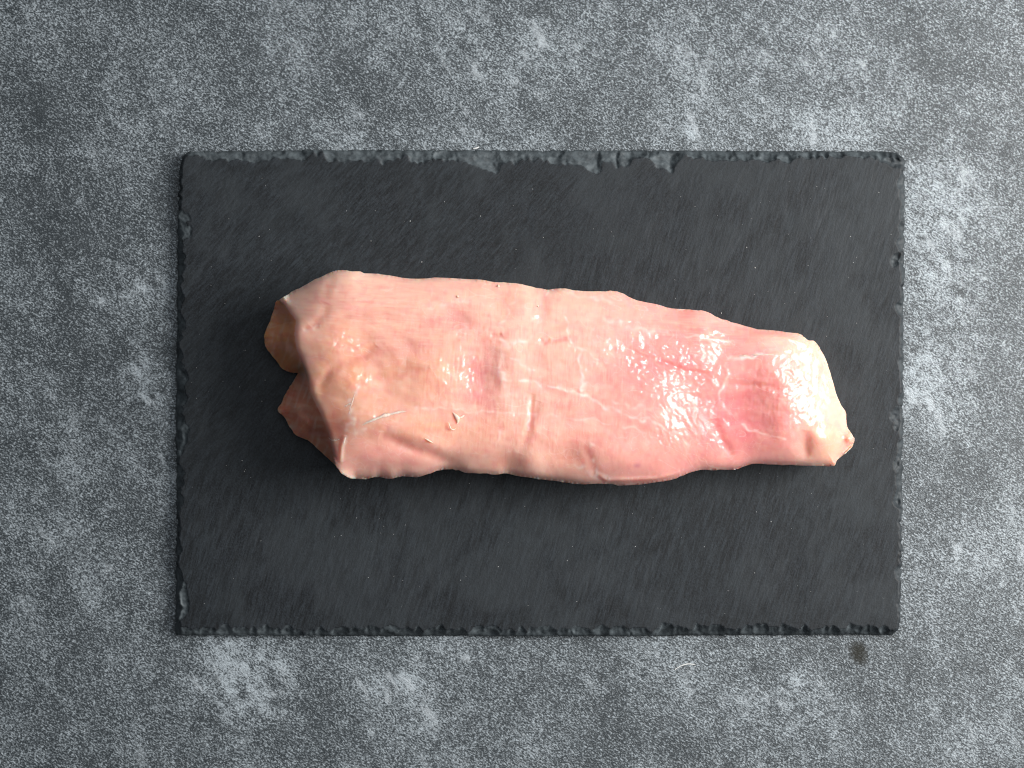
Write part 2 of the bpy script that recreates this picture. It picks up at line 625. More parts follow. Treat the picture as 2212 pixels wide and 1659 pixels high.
    # left edge
    for i in range(26):
        scoop(374 + r.uniform(-3, 3), r.uniform(335, 1372), r.uniform(10, 20), r.uniform(14, 60), r.uniform(2.0, 5.5), r.uniform(-0.25, 0.25))
    for (u, v, ru, rv, dp, a) in [(395, 490, 14, 32, 1.2, 0.2), (390, 950, 12, 40, 1.4, 0.1), (392, 1300, 10, 40, 1.0, 0)]:
        scoop(u, v, ru, rv, dp, a)
    # right edge
    for i in range(34):
        scoop(1957 + r.uniform(-2, 3), r.uniform(335, 1372), r.uniform(6, 17), r.uniform(10, 40), r.uniform(1.2, 3.5), r.uniform(-0.25, 0.25))
    for (u, v, ru, rv, dp, a) in [(1938, 560, 10, 18, 1.0, 0.3), 
                                  (1937, 900, 12, 26, 1.2, 0.2), (1939, 1000, 10, 22, 1.4, -0.2), (1925, 345, 36, 10, 1.4, 0.4)]:
        scoop(u, v, ru, rv, dp, a)
    drop = T - z
    chip = smooth(drop, 0.05, 0.35)
    # cleavage layers inside the chips
    lay = 0.62
    zz = (T - drop) / lay + 0.35 * fft_noise(U.shape, st, 60, 40, 0.3, 31)
    fl = np.floor(zz)
    fr = zz - fl
    zt = (fl + smooth(fr, 0.55, 0.95)) * lay - 0.35 * fft_noise(U.shape, st, 60, 40, 0.3, 31) * lay
    z = z + chip * 0.55 * (zt - z)
    z += chip * (0.10 * fft_noise(U.shape, st, 14, 8, 0.5, 32) + 0.04 * fft_noise(U.shape, st, 6, 5, 0.5, 37))
    # cleaved top face: gentle relief with a slanted grain
    z += 0.05 * fft_noise(U.shape, st, 120, 70, -1.1, 33) + (1 - chip) * 0.012 * fft_noise(U.shape, st, 20, 6, -1.16, 34)
    z = np.minimum(z, T - 1.2 * np.clip(1 - d / 5, 0, 1) ** 2)
    z = np.clip(z, 0.5, None)
    sheen_tone = 0.45 * fft_noise(U.shape, st, 150, 110, 0.8, 35) + 0.25 * fft_noise(U.shape, st, 50, 24, -1.1, 36)
    sheen_tone += 0.6 * np.exp(-((U - 1700) / 260) ** 2 - ((V - 480) / 160) ** 2) + 0.55 * np.exp(-((U - 1400) / 600) ** 2 - ((V - 1290) / 110) ** 2) + 0.4 * np.exp(-((U - 480) / 130) ** 2 - ((V - 430) / 120) ** 2)  # large lighter patches put the slate's sheen into its colour
    sheen_tone -= 0.5 * np.exp(-((U - 1000) / 350) ** 2 - ((V - 500) / 110) ** 2)
    sheen_tone = np.clip(0.2 + sheen_tone, 0, 1)
    chip = chip * (1 - 0.6 * smooth(U, 1912, 1925))
    Zm = z / 1000

    def zb(u, v):
        j = np.clip(((u - U[0, 0]) / st).round().astype(int), 0, U.shape[1] - 1)
        i = np.clip(((v - V[0, 0]) / st).round().astype(int), 0, U.shape[0] - 1)
        return np.clip(Zm[i, j] - 0.0005, 0.0003, None)
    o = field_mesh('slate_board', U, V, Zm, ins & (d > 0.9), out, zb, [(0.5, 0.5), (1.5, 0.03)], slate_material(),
                   attrs={'chip': chip, 'sheen_tone': sheen_tone, 'lean': smooth((U - 400) / 1500 * 0.6 + (V - 330) / 1040 * 0.7, 0.2, 0.75)})
    tag(o, 'rectangular dark slate serving board with chipped rough edges lying on grey tabletop', 'slate board')
    return o


slate = build_slate()


# ------------------------------------------------------------------ raw meat
def meat_material():
    M = Mat('raw_meat')
    c = M.coords()
    base = M.attr('tissue', 'Color')
    wet = M.attr('wet')
    fib = M.noise(M.coords((0.25, 1.0, 1.0), (0, 0, math.radians(4))), 800, 3, 0.6, 0.8)
    n2 = M.noise(c, 130, 4, 0.6)
    n3 = M.noise(c, 1100, 2, 0.6)
    base = M.mix(M.math('MULTIPLY', M.ramp(fib, 0.52, 0.75), 0.10), base, rgb(0.86, 0.62, 0.52))
    base = M.mix(M.math('MULTIPLY', M.ramp(n2, 0.55, 0.8), 0.10), base, rgb(0.80, 0.33, 0.29))
    h = M.math('ADD', M.math('MULTIPLY', n3, 0.5), M.math('MULTIPLY', fib, 0.5))
    nb = M.bump(h, 0.07, 0.0004)
    M.set(Base_Color=base, Normal=nb)
    M.p.subsurface_method = 'RANDOM_WALK'
    M.p.inputs['Subsurface Weight'].default_value = 1.0
    M.p.inputs['Subsurface Radius'].default_value = (1.0, 0.38, 0.21)
    M.p.inputs['Subsurface Scale'].default_value = 0.0062
    M.p.inputs['IOR'].default_value = 1.4
    M.set(Roughness=M.math('SUBTRACT', 0.50, M.math('MULTIPLY', wet, 0.20)))
    M.p.inputs['Specular IOR Level'].default_value = 0.12
    M.set(Coat_Weight=M.math('MULTIPLY', wet, 1.15, True))
    M.p.inputs['Coat Roughness'].default_value = 0.15
    M.p.inputs['Coat IOR'].default_value = 1.45
    fb = M.n('ShaderNodeBump')
    fb.inputs['Strength'].default_value = 1.0
    fb.inputs['Distance'].default_value = 0.001
    M.l(M.attr('film'), fb.inputs['Height'])
    M.l(nb, fb.inputs['Normal'])
    M.l(fb.outputs[0], M.p.inputs['Coat Normal'])
    return M.m


def sinew_material():
    M = Mat('pale_sinew')
    n = M.noise(M.coords(), 700, 3, 0.6)
    M.set(Base_Color=M.mix(M.ramp(n, 0.3, 0.7), rgb(0.86, 0.54, 0.43), rgb(0.92, 0.70, 0.60)))
    M.p.inputs['Subsurface Weight'].default_value = 0.6
    M.p.inputs['Subsurface Radius'].default_value = (1.0, 0.5, 0.3)
    M.p.inputs['Subsurface Scale'].default_value = 0.0015
    M.p.inputs['Roughness'].default_value = 0.32
    M.set(Normal=M.bump(n, 0.3, 0.0004))
    return M.m


OUT = [(601, 648), (624, 635), (640, 626), (657, 617), (684, 602), (714, 590), (744, 583), (768, 584), (786, 589), (828, 594), (884, 600),
       (959, 600.5), (1019, 603.5), (1060, 607), (1100, 611), (1128, 613), (1158, 622), (1188, 626), (1217, 622), (1262, 626), (1319, 628),
       (1340, 634), (1377, 648), (1418, 658), (1465, 669.6), (1498, 667), (1522, 670), (1552, 684), (1591, 699), (1637, 710), (1700, 717), (1727, 723),
       (1744, 733), (1757, 737), (1771, 755), (1787, 785), (1801, 826), (1815, 867), (1826, 894), (1831, 922), (1842, 937),
       (1846, 948), (1841, 960), (1826, 976), (1814, 989), (1806, 1003), (1798, 1006), (1760, 1006), (1692, 1005), (1634, 1004), (1612, 1006),
       (1585, 1013), (1547, 1016), (1514, 1017), (1476, 1028), (1451, 1036), (1418, 1043), (1350, 1048), (1322, 1047), (1262, 1046),
       (1217, 1040), (1173, 1035), (1128, 1029), (1098, 1024), (1077, 1027), (1044, 1025), (1011, 1022), (983, 1015), (959, 1014),
       (929, 1024), (899, 1030), (869, 1029), (845, 1034), (821, 1030), (803, 1033), (756, 1034), (746, 1028), (735, 1017), (724, 1008),
       (702, 984), (678, 963), (657, 948), (639, 939), (630, 927), (618, 906), (610, 894), (600, 881), (609, 867), (619, 846),
       (632, 826), (642, 808), (630, 803), (612, 800), (600, 786), (579, 759), (570, 741), (573, 723), (585, 693), (594, 663)]
RIM = [(598, 645), (607, 653), (615, 660), (630, 681), (639, 691), (636, 723), (640, 753), (651, 780), (663, 816), (672, 852), (690, 888), (708, 933),
       (720, 981), (726, 1012)]
LOBE_FROM = 77     # index in OUT where the cut end starts

meat = bpy.data.objects.new('raw_meat_cut', None)
col.objects.link(meat)
meat.location = (0, 0, 0)
tag(meat, 'raw pale pink boneless meat cut with glossy wet surface lying on slate board', 'raw meat')


def build_meat():
    st = 1.5
    U, V = np.meshgrid(np.arange(560, 1856, st), np.arange(574, 1058, st))
    sh = U.shape
    r = np.random.default_rng(2)
    outl = catmull(OUT, 4)
    # slightly uneven skin edge
    tn = np.cumsum(r.normal(0, 1, len(outl)))
    kn = np.exp(-np.linspace(-2, 2, 9) ** 2)
    nz = np.stack([np.convolve(r.normal(0, 1, len(outl) + 8), kn / kn.sum(), 'valid') for _ in range(2)], 1)
    outl = outl + r.normal(0, 0.45, outl.shape) + 2.6 * nz
    d = seg_dist(U, V, outl, True, near=80)
    ins = inside(U, V, outl)
    cutpoly = [(500, 590), (592, 640)] + RIM + [(722, 1022), (700, 1060), (500, 1060)]     # everything left of the rim
    cut = inside(U, V, cutpoly) & ins
    side_pts = np.array(OUT[:LOBE_FROM + 1], float)
    side_pts = catmull(side_pts, 3)[:-9]
    ds = seg_dist(U, V, side_pts, near=170)            # distance to the flanks and the right end
    drim, ru, rv, rp = seg_dist(U, V, RIM, False, True, near=100)

    H = np.interp(U, [570, 640, 760, 950, 1150, 1350, 1500, 1650, 1750, 1830, 1850], [38, 39.5, 41, 41, 39, 36, 32, 29, 26.5, 23, 21])
    mid = np.interp(U, [570, 740, 1000, 1300, 1500, 1700, 1850], [810, 815, 812, 835, 850, 870, 930])
    lower = smooth(V - mid, -40, 40)
    Rt = np.interp(U, [570, 740, 1000, 1300, 1500, 1700, 1850], [80, 105, 120, 130, 120, 80, 60])
    Rb = np.interp(U, [570, 740, 1000, 1300, 1500, 1700, 1850], [70, 85, 95, 95, 80, 55, 50])
    R = Rt * (1 - lower) + Rb * lower
    R = R + smooth(U, 1690, 1780) * 5
    t = np.clip(ds / R, 0, 1)
    zb_f = 0.80 * (1 - lower) + 0.66 * lower
    prof = np.sqrt(np.clip(1 - (1 - t) ** 2.2, 0, 1))
    z = H * (zb_f + (1 - zb_f) * prof)
    half = np.interp(U, [570, 740, 1000, 1300, 1500, 1700, 1850], [190, 220, 210, 210, 175, 145, 70])
    z += 2.2 * (1 - np.clip((V - mid) / half, -1, 1) ** 2) * t
    # the fold at the upper left falls away to the left
    fac = smooth(712 + (650 - V) * 0.25 - U, 0, 110) * smooth(720 - V, 0, 45)
    z -= 5.0 * fac

    zbl = blur(z, 11 / st)
    kb = smooth(d, 6, 34)
    z = z * (1 - kb) + zbl * kb

    def bump(u, v, a, b, h, ang=0.0, p=2.0):
        nonlocal z
        c, s = math.cos(ang), math.sin(ang)
        x, y = U - u, V - v
        q = ((x * c + y * s) / a) ** 2 + ((-x * s + y * c) / b) ** 2
        g = h * np.exp(-q ** (p / 2))
        z += g
        return g

    def stroke(pts, w, h, taper=True, skew=0.0):
        nonlocal z
        if h < 0:
            w, h = w * 1.35, h * 0.5
        P = np.array(pts, float)
        u0, v0 = P.min(0) - 5 * w
        u1, v1 = P.max(0) + 5 * w
        j0, j1 = np.searchsorted(U[0], [u0, u1])
        i0, i1 = np.searchsorted(V[:, 0], [v0, v1])
        sl = (slice(i0, i1), slice(j0, j1))
        dd, _, _, pp = seg_dist(U[sl], V[sl], pts, False, True)
        g = np.exp(-(dd / w) ** 2)
        if taper:
            g = g * np.clip(np.minimum(pp, 1 - pp) * 5, 0.0, 1) ** 0.5
        z[sl] += h * g
        full = np.zeros(sh)
        full[sl] = g
        return full

    # --- broad forms
    bump(718, 742, 44, 40, 1.7); bump(752, 826, 46, 40, 1.6); bump(800, 900, 70, 40, 1.5)
    bump(925, 800, 60, 60, 1.2); bump(870, 920, 90, 28, 1.6); bump(925, 955, 60, 18, 1.4, 0.3)
    bump(1034, 815, 34, 56, -1.5); bump(985, 690, 40, 18, -1.2); bump(1105, 760, 28, 80, 0.6)
    bump(1090, 880, 24, 60, 0.5); bump(1172, 668, 15, 36, -0.7); bump(1205, 700, 30, 14, -0.8); bump(1130, 660, 26, 40, 0.8)
    bump(1235, 810, 70, 120, 0.7); bump(1086, 1000, 38, 20, -1.2); bump(1232, 985, 42, 28, -1.5); bump(1150, 1000, 26, 30, 1.0)
    bump(1330, 990, 70, 40, 2.0); bump(1420, 900, 74, 84, 1.9); bump(1395, 745, 60, 50, -0.8)
    bump(1592, 905, 74, 86, -2.7); bump(1600, 960, 60, 40, -1.0); bump(1672, 800, 50, 62, 2.4); bump(1700, 905, 36, 70, 1.8)
    bump(1510, 720, 60, 24, 1.6, 0.3); bump(1640, 735, 60, 16, 1.2, 0.1); bump(1560, 760, 40, 30, -1.2)
    bump(1775, 950, 34, 34, 2.6); bump(1838, 947, 10, 13, 3.2); bump(1445, 680, 34, 16, -1.0); bump(1480, 840, 50, 70, -0.8)
    bump(1740, 970, 16, 30, -0.7); bump(725, 930, 26, 40, -1.2); bump(860, 990, 80, 24, 1.0)
    # --- creases
    cr = []
    cr.append(stroke([(722, 590), (706, 622), (703, 648)], 8, -0.8)); cr.append(stroke([(708, 655), (698, 680), (672, 705)], 9, -1.1))
    cr.append(stroke([(812, 745), (785, 770), (752, 783), (715, 797), (696, 825), (690, 850)], 7, -1.3))
    cr.append(stroke([(800, 812), (835, 818), (880, 800), (930, 795)], 8, -0.9)); cr.append(stroke([(655, 712), (668, 705), (690, 704)], 4, -0.6))
    cr.append(stroke([(820, 940), (845, 950), (893, 972), (935, 984), (965, 996), (1007, 1013)], 9, -1.5))
    cr.append(stroke([(1163, 866), (1150, 905), (1138, 945), (1126, 980)], 7, -0.9)); cr.append(stroke([(1150, 850), (1146, 905), (1140, 930)], 4, -0.9))
    cr.append(stroke([(1190, 735), (1175, 740), (1165, 732)], 4, -0.8)); cr.append(stroke([(1190, 738), (1225, 730)], 4, -0.7))
    cr.append(stroke([(1345, 745), (1380, 768), (1425, 780), (1480, 800), (1545, 812)], 5, -1.0))
    cr.append(stroke([(1060, 725), (1075, 726), (1085, 722)], 4, -0.8)); cr.append(stroke([(1260, 960), (1275, 990), (1285, 1020), (1310, 1040)], 7, -0.8))
    cr.append(stroke([(1543, 905), (1548, 930), (1565, 960), (1580, 985)], 8, -2.0)); cr.append(stroke([(1742, 930), (1738, 960), (1745, 990)], 7, -0.9))
    cr.append(stroke([(1460, 700), (1500, 712), (1540, 722), (1600, 735), (1650, 735)], 6, -0.9)); cr.append(stroke([(700, 690), (760, 684), (840, 672), (900, 655)], 10, -0.5))
    cr.append(stroke([(1570, 830), (1640, 832), (1700, 838)], 5, -0.7)); cr.append(stroke([(1700, 800), (1722, 826), (1730, 850)], 5, -0.8))
    cr.append(stroke([(1620, 720), (1700, 727), (1745, 745)], 6, 0.7)); cr.append(stroke([(1285, 1020), (1310, 1038), (1420, 1034), (1470, 1020)], 5, 0.9))
    stroke([(745, 940), (738, 965), (735, 1000)], 5, 0.8); stroke([(1568, 785), (1572, 815), (1552, 865)], 5, 0.2); stroke([(1575, 774), (1640, 766), (1695, 766)], 5, 0.4)
    stroke([(1085, 735), (1075, 790), (1090, 850)], 9, 0.2)

    # --- regional fine relief
    def zone(u, v, a, b, p=2):
        return np.exp(-(((U - u) / a) ** 2 + ((V - v) / b) ** 2) ** (p / 2))
    lo = fft_noise(sh, st, 60, 42, 0.1, 41)
    z += 0.11 * lo + 0.05 * fft_noise(sh, st, 26, 20, 0, 42) * t
    z_smooth = z.copy()
    stri = fft_noise(sh, st, 70, 5.0, 0.06, 43)
    z += (0.045 * zone(860, 650, 330, 60) + 0.04 * zone(1450, 695, 220, 40)) * stri
    vert = fft_noise(sh, st, 5.5, 26, 0.05, 44)
    z += 0.10 * vert * (0.6 * zone(1010, 810, 85, 85) + 0.42 * zone(1120, 910, 50, 60) + 0.18 * zone(930, 920, 90, 40) + 0.12 * zone(1250, 900, 120, 90)
                 + 0.45 * zone(1640, 850, 90, 80) + 0.25 * zone(1370, 960, 80, 60))
    diag = fft_noise(sh, st, 6.5, 20, -0.75, 45)
    iso = fft_noise(sh, st, 12, 12, 0, 46)
    hatch = fft_noise(sh, st, 16, 4.5, 0.45, 47)
    z += 0.15 * zone(1455, 790, 115, 75, 3) * (0.55 * iso + 0.38 * diag + 0.24 * hatch)
    z += 0.18 * zone(1480, 940, 75, 70, 3) * (0.50 * fft_noise(sh, st, 7, 22, -0.5, 48) + 0.22 * hatch)
    z += 0.16 * zone(1690, 850, 60, 90, 3) * (0.50 * iso + 0.25 * fft_noise(sh, st, 22, 6, 0.1, 49))
    z += (zone(735, 745, 45, 35) + zone(765, 818, 42, 32) + 0.7 * zone(820, 915, 60, 40)) * 0.25 * (0.30 * iso + 0.18 * fft_noise(sh, st, 5, 9, 0.6, 50))
    z += (0.012 + 0.035 * smooth(fft_noise(sh, st, 70, 60, 0, 51), 0, 1.2)) * iso
    gl = fft_noise(sh, st, 8.5, 11, 0.35, 53)
    gl = gl + 0.8 * fft_noise(sh, st, 9, 20, 0.1, 54)
    z += 0.06 * gl * np.clip(0.5 * zone(1770, 860, 50, 130, 3) + zone(1455, 800, 120, 80, 3) + zone(1480, 940, 80, 70, 3) + zone(1690, 850, 70, 95, 3) + 0.9 * zone(740, 748, 36, 28) + 0.9 * zone(772, 818, 34, 26) + 0.8 * zone(1000, 800, 90, 80) + 0.5 * zone(1250, 760, 120, 90) + 0.4 * zone(900, 690, 90, 30) + 0.4 * zone(830, 900, 60, 40), 0, 1)
    z += 0.008 * fft_noise(sh, st, 4.2, 4.2, 0, 52)

    # the wet film carries the finest relief; the flesh under it is smoother
    film = z - z_smooth
    z = z_smooth + 0.32 * film

    # --- rounded rim then the cut end that drops to the left
    body = z.copy()
    j = np.clip(((ru + 4 - U[0, 0]) / st).round().astype(int), 0, sh[1] - 1)
    i = np.clip(((rv + 0.5 - V[0, 0]) / st).round().astype(int), 0, sh[0] - 1)
    zr = body[i, j] - 1.6 - 1.6 * smooth(rv, 690, 790)
    zr = np.where(cut, zr, 0)
    body -= 1.6 * np.exp(-drim / 5.0) + 1.6 * smooth(V, 690, 790) * np.exp(-(drim / 30) ** 1.5)
    lowz = np.interp(V, [640, 700, 760, 800, 830, 900, 960, 1010], [8, 9, 8, 4, 3, 6, 8, 12])
    dd = d
    tc = dd / (dd + drim + 1e-6)
    face = lowz + (zr - lowz) * (0.75 * tc + 0.25 * tc ** 2)
    face += 0.5 * fft_noise(sh, st, 30, 16, 1.2, 61) * np.sin(np.pi * np.clip(tc, 0, 1)) + 0.22 * fft_noise(sh, st, 7, 30, 0.5, 62)
    # bulging lower flap and thin upper one
    face += 3.0 * np.exp(-((U - 640) / 22) ** 2 - ((V - 905) / 40) ** 2) * np.sin(np.pi * np.clip(tc, 0, 1))
    z = np.where(cut, face, body)
    zs = blur(z, 4.5 / st)
    wr = np.exp(-(drim / 10.0) ** 2) * smooth(d, 5, 14)
    z = z * (1 - wr) + zs * wr

    # --- tissue colour, with the rim's shading and the cut end's glow painted in
    C = np.empty(sh + (3,))
    C[:] = (0.87, 0.49, 0.39)

    def tint(m, c, k=1.0):
        nonlocal C
        m = np.clip(m * k, 0, 1)[..., None]
        C = C * (1 - m) + np.array(c) * m
    PINK, ROSE, ORANGE, CREAM, RED, WHITE = (0.84, 0.365, 0.325), (0.73, 0.185, 0.215), (0.85, 0.415, 0.245), (0.88, 0.58, 0.465), (0.66, 0.14, 0.085), (0.93, 0.77, 0.71)
    n1 = fft_noise(sh, st, 60, 45, 0, 71)
    n2 = fft_noise(sh, st, 24, 18, 0, 72)
    nv = np.clip(1 + 0.22 * n1 + 0.14 * n2, 0, 2)
    tint(smooth(U, 1180, 1420) * smooth(1760 - U, 0, 60), PINK, 0.75)
    tint(zone(750, 820, 130, 130) * nv, ORANGE, 0.58); tint(zone(920, 930, 130, 45) * nv, ORANGE, 0.5); tint(zone(930, 800, 60, 60), ORANGE, 0.4)
    tint(zone(1035, 815, 40, 70) * nv, ROSE, 0.62); tint(zone(985, 690, 50, 24) * nv, ROSE, 0.35); tint(zone(1172, 668, 16, 34), ROSE, 0.5)
    tint(zone(1440, 780, 120, 85) * nv, ROSE, 0.52); tint(zone(1580, 890, 110, 95) * nv, ROSE, 0.55); tint(zone(1600, 930, 50, 50), ROSE, 0.4)
    tint(zone(1250, 900, 140, 80), PINK, 0.35); tint(zone(840, 985, 110, 40) * nv, PINK, 0.65); tint(zone(1086, 1000, 34, 18), RED, 0.35)
    tint(zone(1232, 985, 36, 26), RED, 0.4); tint(zone(1560, 745, 110, 34) * nv, PINK, 0.5); tint(zone(722, 925, 22, 44), RED, 0.6)  # last tint paints the shading at the lower-left rim
    tint(zone(1430, 1015, 160, 20), PINK, 0.5); tint(zone(860, 755, 60, 20), ROSE, 0.25)
    tint(zone(1376, 1006, 7, 5), (0.55, 0.18, 0.27), 0.6)
    tint(zone(745, 605, 90, 25), CREAM, 0.6); tint(zone(900, 640, 220, 40) * nv, CREAM, 0.30); tint(zone(640, 650, 40, 30), CREAM, 0.55)
    tint(zone(1280, 670, 120, 40), CREAM, 0.3); tint(zone(1715, 745, 70, 28), CREAM, 0.6); tint(zone(1784, 850, 24, 100, 3), CREAM, 0.25)
    tint(zone(1790, 960, 40, 40), ORANGE, 0.45); tint(zone(1500, 700, 50, 14), CREAM, 0.25); tint(zone(1150, 800, 60, 160) * nv, CREAM, 0.18)
    tint(smooth(fft_noise(sh, st, 9, 16, 0.2, 141), 0.0, 1.8) * zone(1780, 870, 60, 140, 3), PINK, 0.45)
    tint(cut * smooth(810 - V, -15, 15), (0.80, 0.30, 0.12), 0.9); tint(cut * smooth(V - 810, -15, 15), (0.74, 0.25, 0.15), 0.9); tint(cut * smooth(fft_noise(sh, st, 8, 40, 0.3, 73), 0.2, 1.6), CREAM, 0.35); tint(cut * smooth(fft_noise(sh, st, 26, 20, 0.3, 74), 0.2, 1.6), RED, 0.4)  # orange-red base tints paint the glow of the shaded cut end
    tint(smooth(-lo, 0.6, 2.2), ROSE, 0.14); tint(smooth(n2, 0.8, 2.2), CREAM, 0.12)
    for g, k in zip(cr, [0.5] * len(cr)):
        tint(g, RED, 0.16)  # slightly redder along the crease strokes
    tint(smooth(stri, 0.6, 2.0) * (zone(860, 660, 330, 80) + zone(1500, 700, 150, 40)), CREAM, 0.2); tint(smooth(-stri, 0.6, 2.0) * zone(860, 660, 330, 80), PINK, 0.2)
    # connective tissue lines and membranes in the surface
    veins = [([(773, 834), (762, 861), (756, 888), (753, 915), (750, 930)], 4.5, 0.75), ([(757, 905), (768, 935), (785, 925)], 5, 0.5),
             ([(881, 889), (929, 883), (965, 885), (1004, 890), (1064, 889)], 3.5, 0.4), ([(1078, 735), (1085, 690), (1117, 640), (1118, 600)], 3, 0.3),
             ([(1080, 810), (1110, 818), (1160, 828), (1220, 842), (1260, 856)], 4.0, 0.6), ([(1170, 830), (1250, 850), (1330, 890), (1420, 915), (1460, 935)], 3.5, 0.45),
             ([(1060, 890), (1180, 895), (1300, 910), (1400, 930)], 3, 0.3), ([(1218, 690), (1232, 735), (1252, 760), (1260, 840)], 3.5, 0.55),
             ([(1105, 770), (1135, 800), (1160, 805)], 3, 0.5), ([(1290, 780), (1260, 758), (1225, 745)], 3, 0.3), ([(1275, 960), (1285, 985), (1290, 1020), (1315, 1040)], 4, 0.6),
             ([(1085, 900), (1080, 930), (1078, 960)], 3.5, 0.35), ([(1130, 850), (1145, 900), (1140, 930)], 3, 0.4), ([(1330, 870), (1390, 880), (1440, 890)], 5, 0.35),
             ([(1575, 774), (1640, 766), (1695, 766)], 4, 0.7), ([(1568, 785), (1572, 815), (1552, 865)], 3, 0.45), ([(1600, 925), (1660, 938), (1700, 950)], 3, 0.5),
             ([(1460, 722), (1540, 738), (1570, 740)], 3, 0.35), ([(1310, 690), (1380, 710), (1440, 715)], 5, 0.25), ([(920, 664), (1000, 650), (1040, 640)], 5, 0.25),
             ([(1065, 735), (1110, 738), (1145, 737)], 5, 0.55), ([(1095, 745), (1075, 800), (1090, 850)], 7, 0.32), ([(690, 704), (672, 712), (655, 716)], 3, 0.4),
             ([(1190, 620), (1180, 640)], 3, 0.4), ([(1215, 630), (1260, 640), (1320, 650)], 4, 0.3), ([(1560, 880), (1600, 905)], 4, 0.2), ([(1240, 1000), (1270, 1010), (1300, 1040)], 4, 0.3)]
    wn = 3.0 * fft_noise(sh, st, 22, 22, 0, 81)
    wn2 = 3.0 * fft_noise(sh, st, 22, 22, 0, 82)
    brk = np.clip(0.75 + 0.5 * fft_noise(sh, st, 14, 14, 0, 83), 0.05, 1.3)
    for p, w, k in veins:
        P_ = np.array(p, float)
        j0, j1 = np.searchsorted(U[0], [P_[:, 0].min() - 30, P_[:, 0].max() + 30])
        i0, i1 = np.searchsorted(V[:, 0], [P_[:, 1].min() - 30, P_[:, 1].max() + 30])
        sl = (slice(i0, i1), slice(j0, j1))
        g = np.zeros(sh)
        g[sl] = np.exp(-(seg_dist(U[sl] + wn[sl], V[sl] + wn2[sl], p) / w) ** 2) * brk[sl]
        tint(g, WHITE, k)
        z += 0.05 * g * k
    for sd, la, lb, an, th, k in [(101, 70, 22, 0.15, 0.05, 0.30), (102, 20, 60, 0.1, 0.05, 0.26), (103, 40, 26, 0.8, 0.045, 0.24), (104, 26, 40, -0.5, 0.045, 0.22), (105, 16, 12, 0, 0.06, 0.14)]:
        wv_ = np.exp(-(np.abs(fft_noise(sh, st, la, lb, an, sd)) / th) ** 2) * smooth(fft_noise(sh, st, 60, 50, 0, sd + 20), 0.1, 1.3) * ~cut
        tint(wv_, WHITE, k)
        z += 0.008 * wv_
    mar = fft_noise(sh, st, 34, 13, 0.15, 131)
    tint(smooth(mar, 0.3, 1.8) * (1 - smooth(U, 1300, 1400)), CREAM, 0.22); tint(smooth(-mar, 0.3, 1.8), PINK, 0.30)
    gr = fft_noise(sh, st, 3.6, 26, 0.06, 133) * zone(1130, 820, 330, 220, 4) + fft_noise(sh, st, 34, 3.8, 0.05, 134) * (zone(820, 680, 200, 110, 3) + zone(1560, 720, 200, 50, 3))
    tint(smooth(gr, 0.4, 2.0) * ~cut, CREAM, 0.30); tint(smooth(-gr, 0.4, 2.0) * ~cut, ROSE, 0.20)
    mar = fft_noise(sh, st, 11, 17, 0.1, 132)
    tint(smooth(mar, 0.5, 2.0), CREAM, 0.14); tint(smooth(-mar, 0.5, 2.0), ROSE, 0.14)
    # droplets and tiny ridges of wet tissue
    r3 = np.random.default_rng(8)
    for (cu, cv, su, sv, n, vert_) in [(1010, 800, 80, 70, 170, 1), (1120, 880, 60, 80, 80, 1), (1440, 780, 110, 60, 190, 0), (1480, 940, 60, 50, 110, 0), (1680, 850, 70, 80, 170, 0), (760, 790, 60, 60, 90, 0),
                                       (860, 900, 110, 40, 70, 1), (1250, 780, 120, 110, 120, 1), (1340, 950, 110, 50, 70, 1), (900, 680, 120, 30, 60, 0)]:
        for _ in range(n // 3):
            a, b = r3.normal(cu, su), r3.normal(cv, sv)
            l1, l2 = r3.uniform(2.2, 3.4), r3.uniform(3.0, 8.0)
            if not vert_ and r3.random() < 0.5:
                l1, l2 = l2, l1
            j0, j1 = np.searchsorted(U[0], [a - 3 * l1, a + 3 * l1])
            i0, i1 = np.searchsorted(V[:, 0], [b - 3 * l2, b + 3 * l2])
            if j1 > j0 and i1 > i0:
                sl = (slice(i0, i1), slice(j0, j1))
                g_ = r3.uniform(0.06, 0.17) * np.exp(-((U[sl] - a) / l1) ** 2 - ((V[sl] - b) / l2) ** 2) * ~cut[sl]
                film[sl] += g_
                z[sl] += 0.25 * g_
    thin = np.abs(fft_noise(sh, st, 60, 34, 0.4, 84))
    web = np.exp(-(thin / 0.045) ** 2) * smooth(fft_noise(sh, st, 90, 70, 0, 85), 0.0, 1.2)
    tint(web * (zone(1180, 800, 170, 160) + zone(1450, 950, 150, 70)), WHITE, 0.4)
    # wetness: matt on the dried flank and pale end, wet elsewhere
    wet = 0.8 + 0.22 * fft_noise(sh, st, 60, 50, 0, 91)
    wet -= 0.45 * zone(860, 620, 300, 50) + 0.10 * zone(1790, 850, 30, 120) + 0.35 * smooth(V - 0.0, 985, 1020)
    wet -= 0.7 * cut
    wet = np.clip(wet, 0.05, 1.0)

    Zm = z / 1000
    Zm = np.clip(Zm, 0.0015, None)

    o = field_mesh('meat_body', U, V, Zm, ins & (d > 0.5), outl, None,
                   [(-0.5, 0.93), (-0.2, 0.82), (2, 0.64), (6, 0.42), (11, 0.22), (17, 0.08), (24, -0.01)], meat_material(), meat, z0=SLATE,
                   attrs={'wet': wet, 'film': blur(film, 1.3) * 1.15 * (0.85 - 0.25 * zone(1480, 930, 70, 60) + 1.5 * zone(742, 746, 40, 32) + 1.5 * zone(775, 816, 36, 28) + 0.8 * zone(1000, 790, 110, 90) + 0.6 * zone(880, 690, 120, 40) + 0.6 * zone(850, 900, 80, 40)) * ~cut}, colors={'tissue': C})

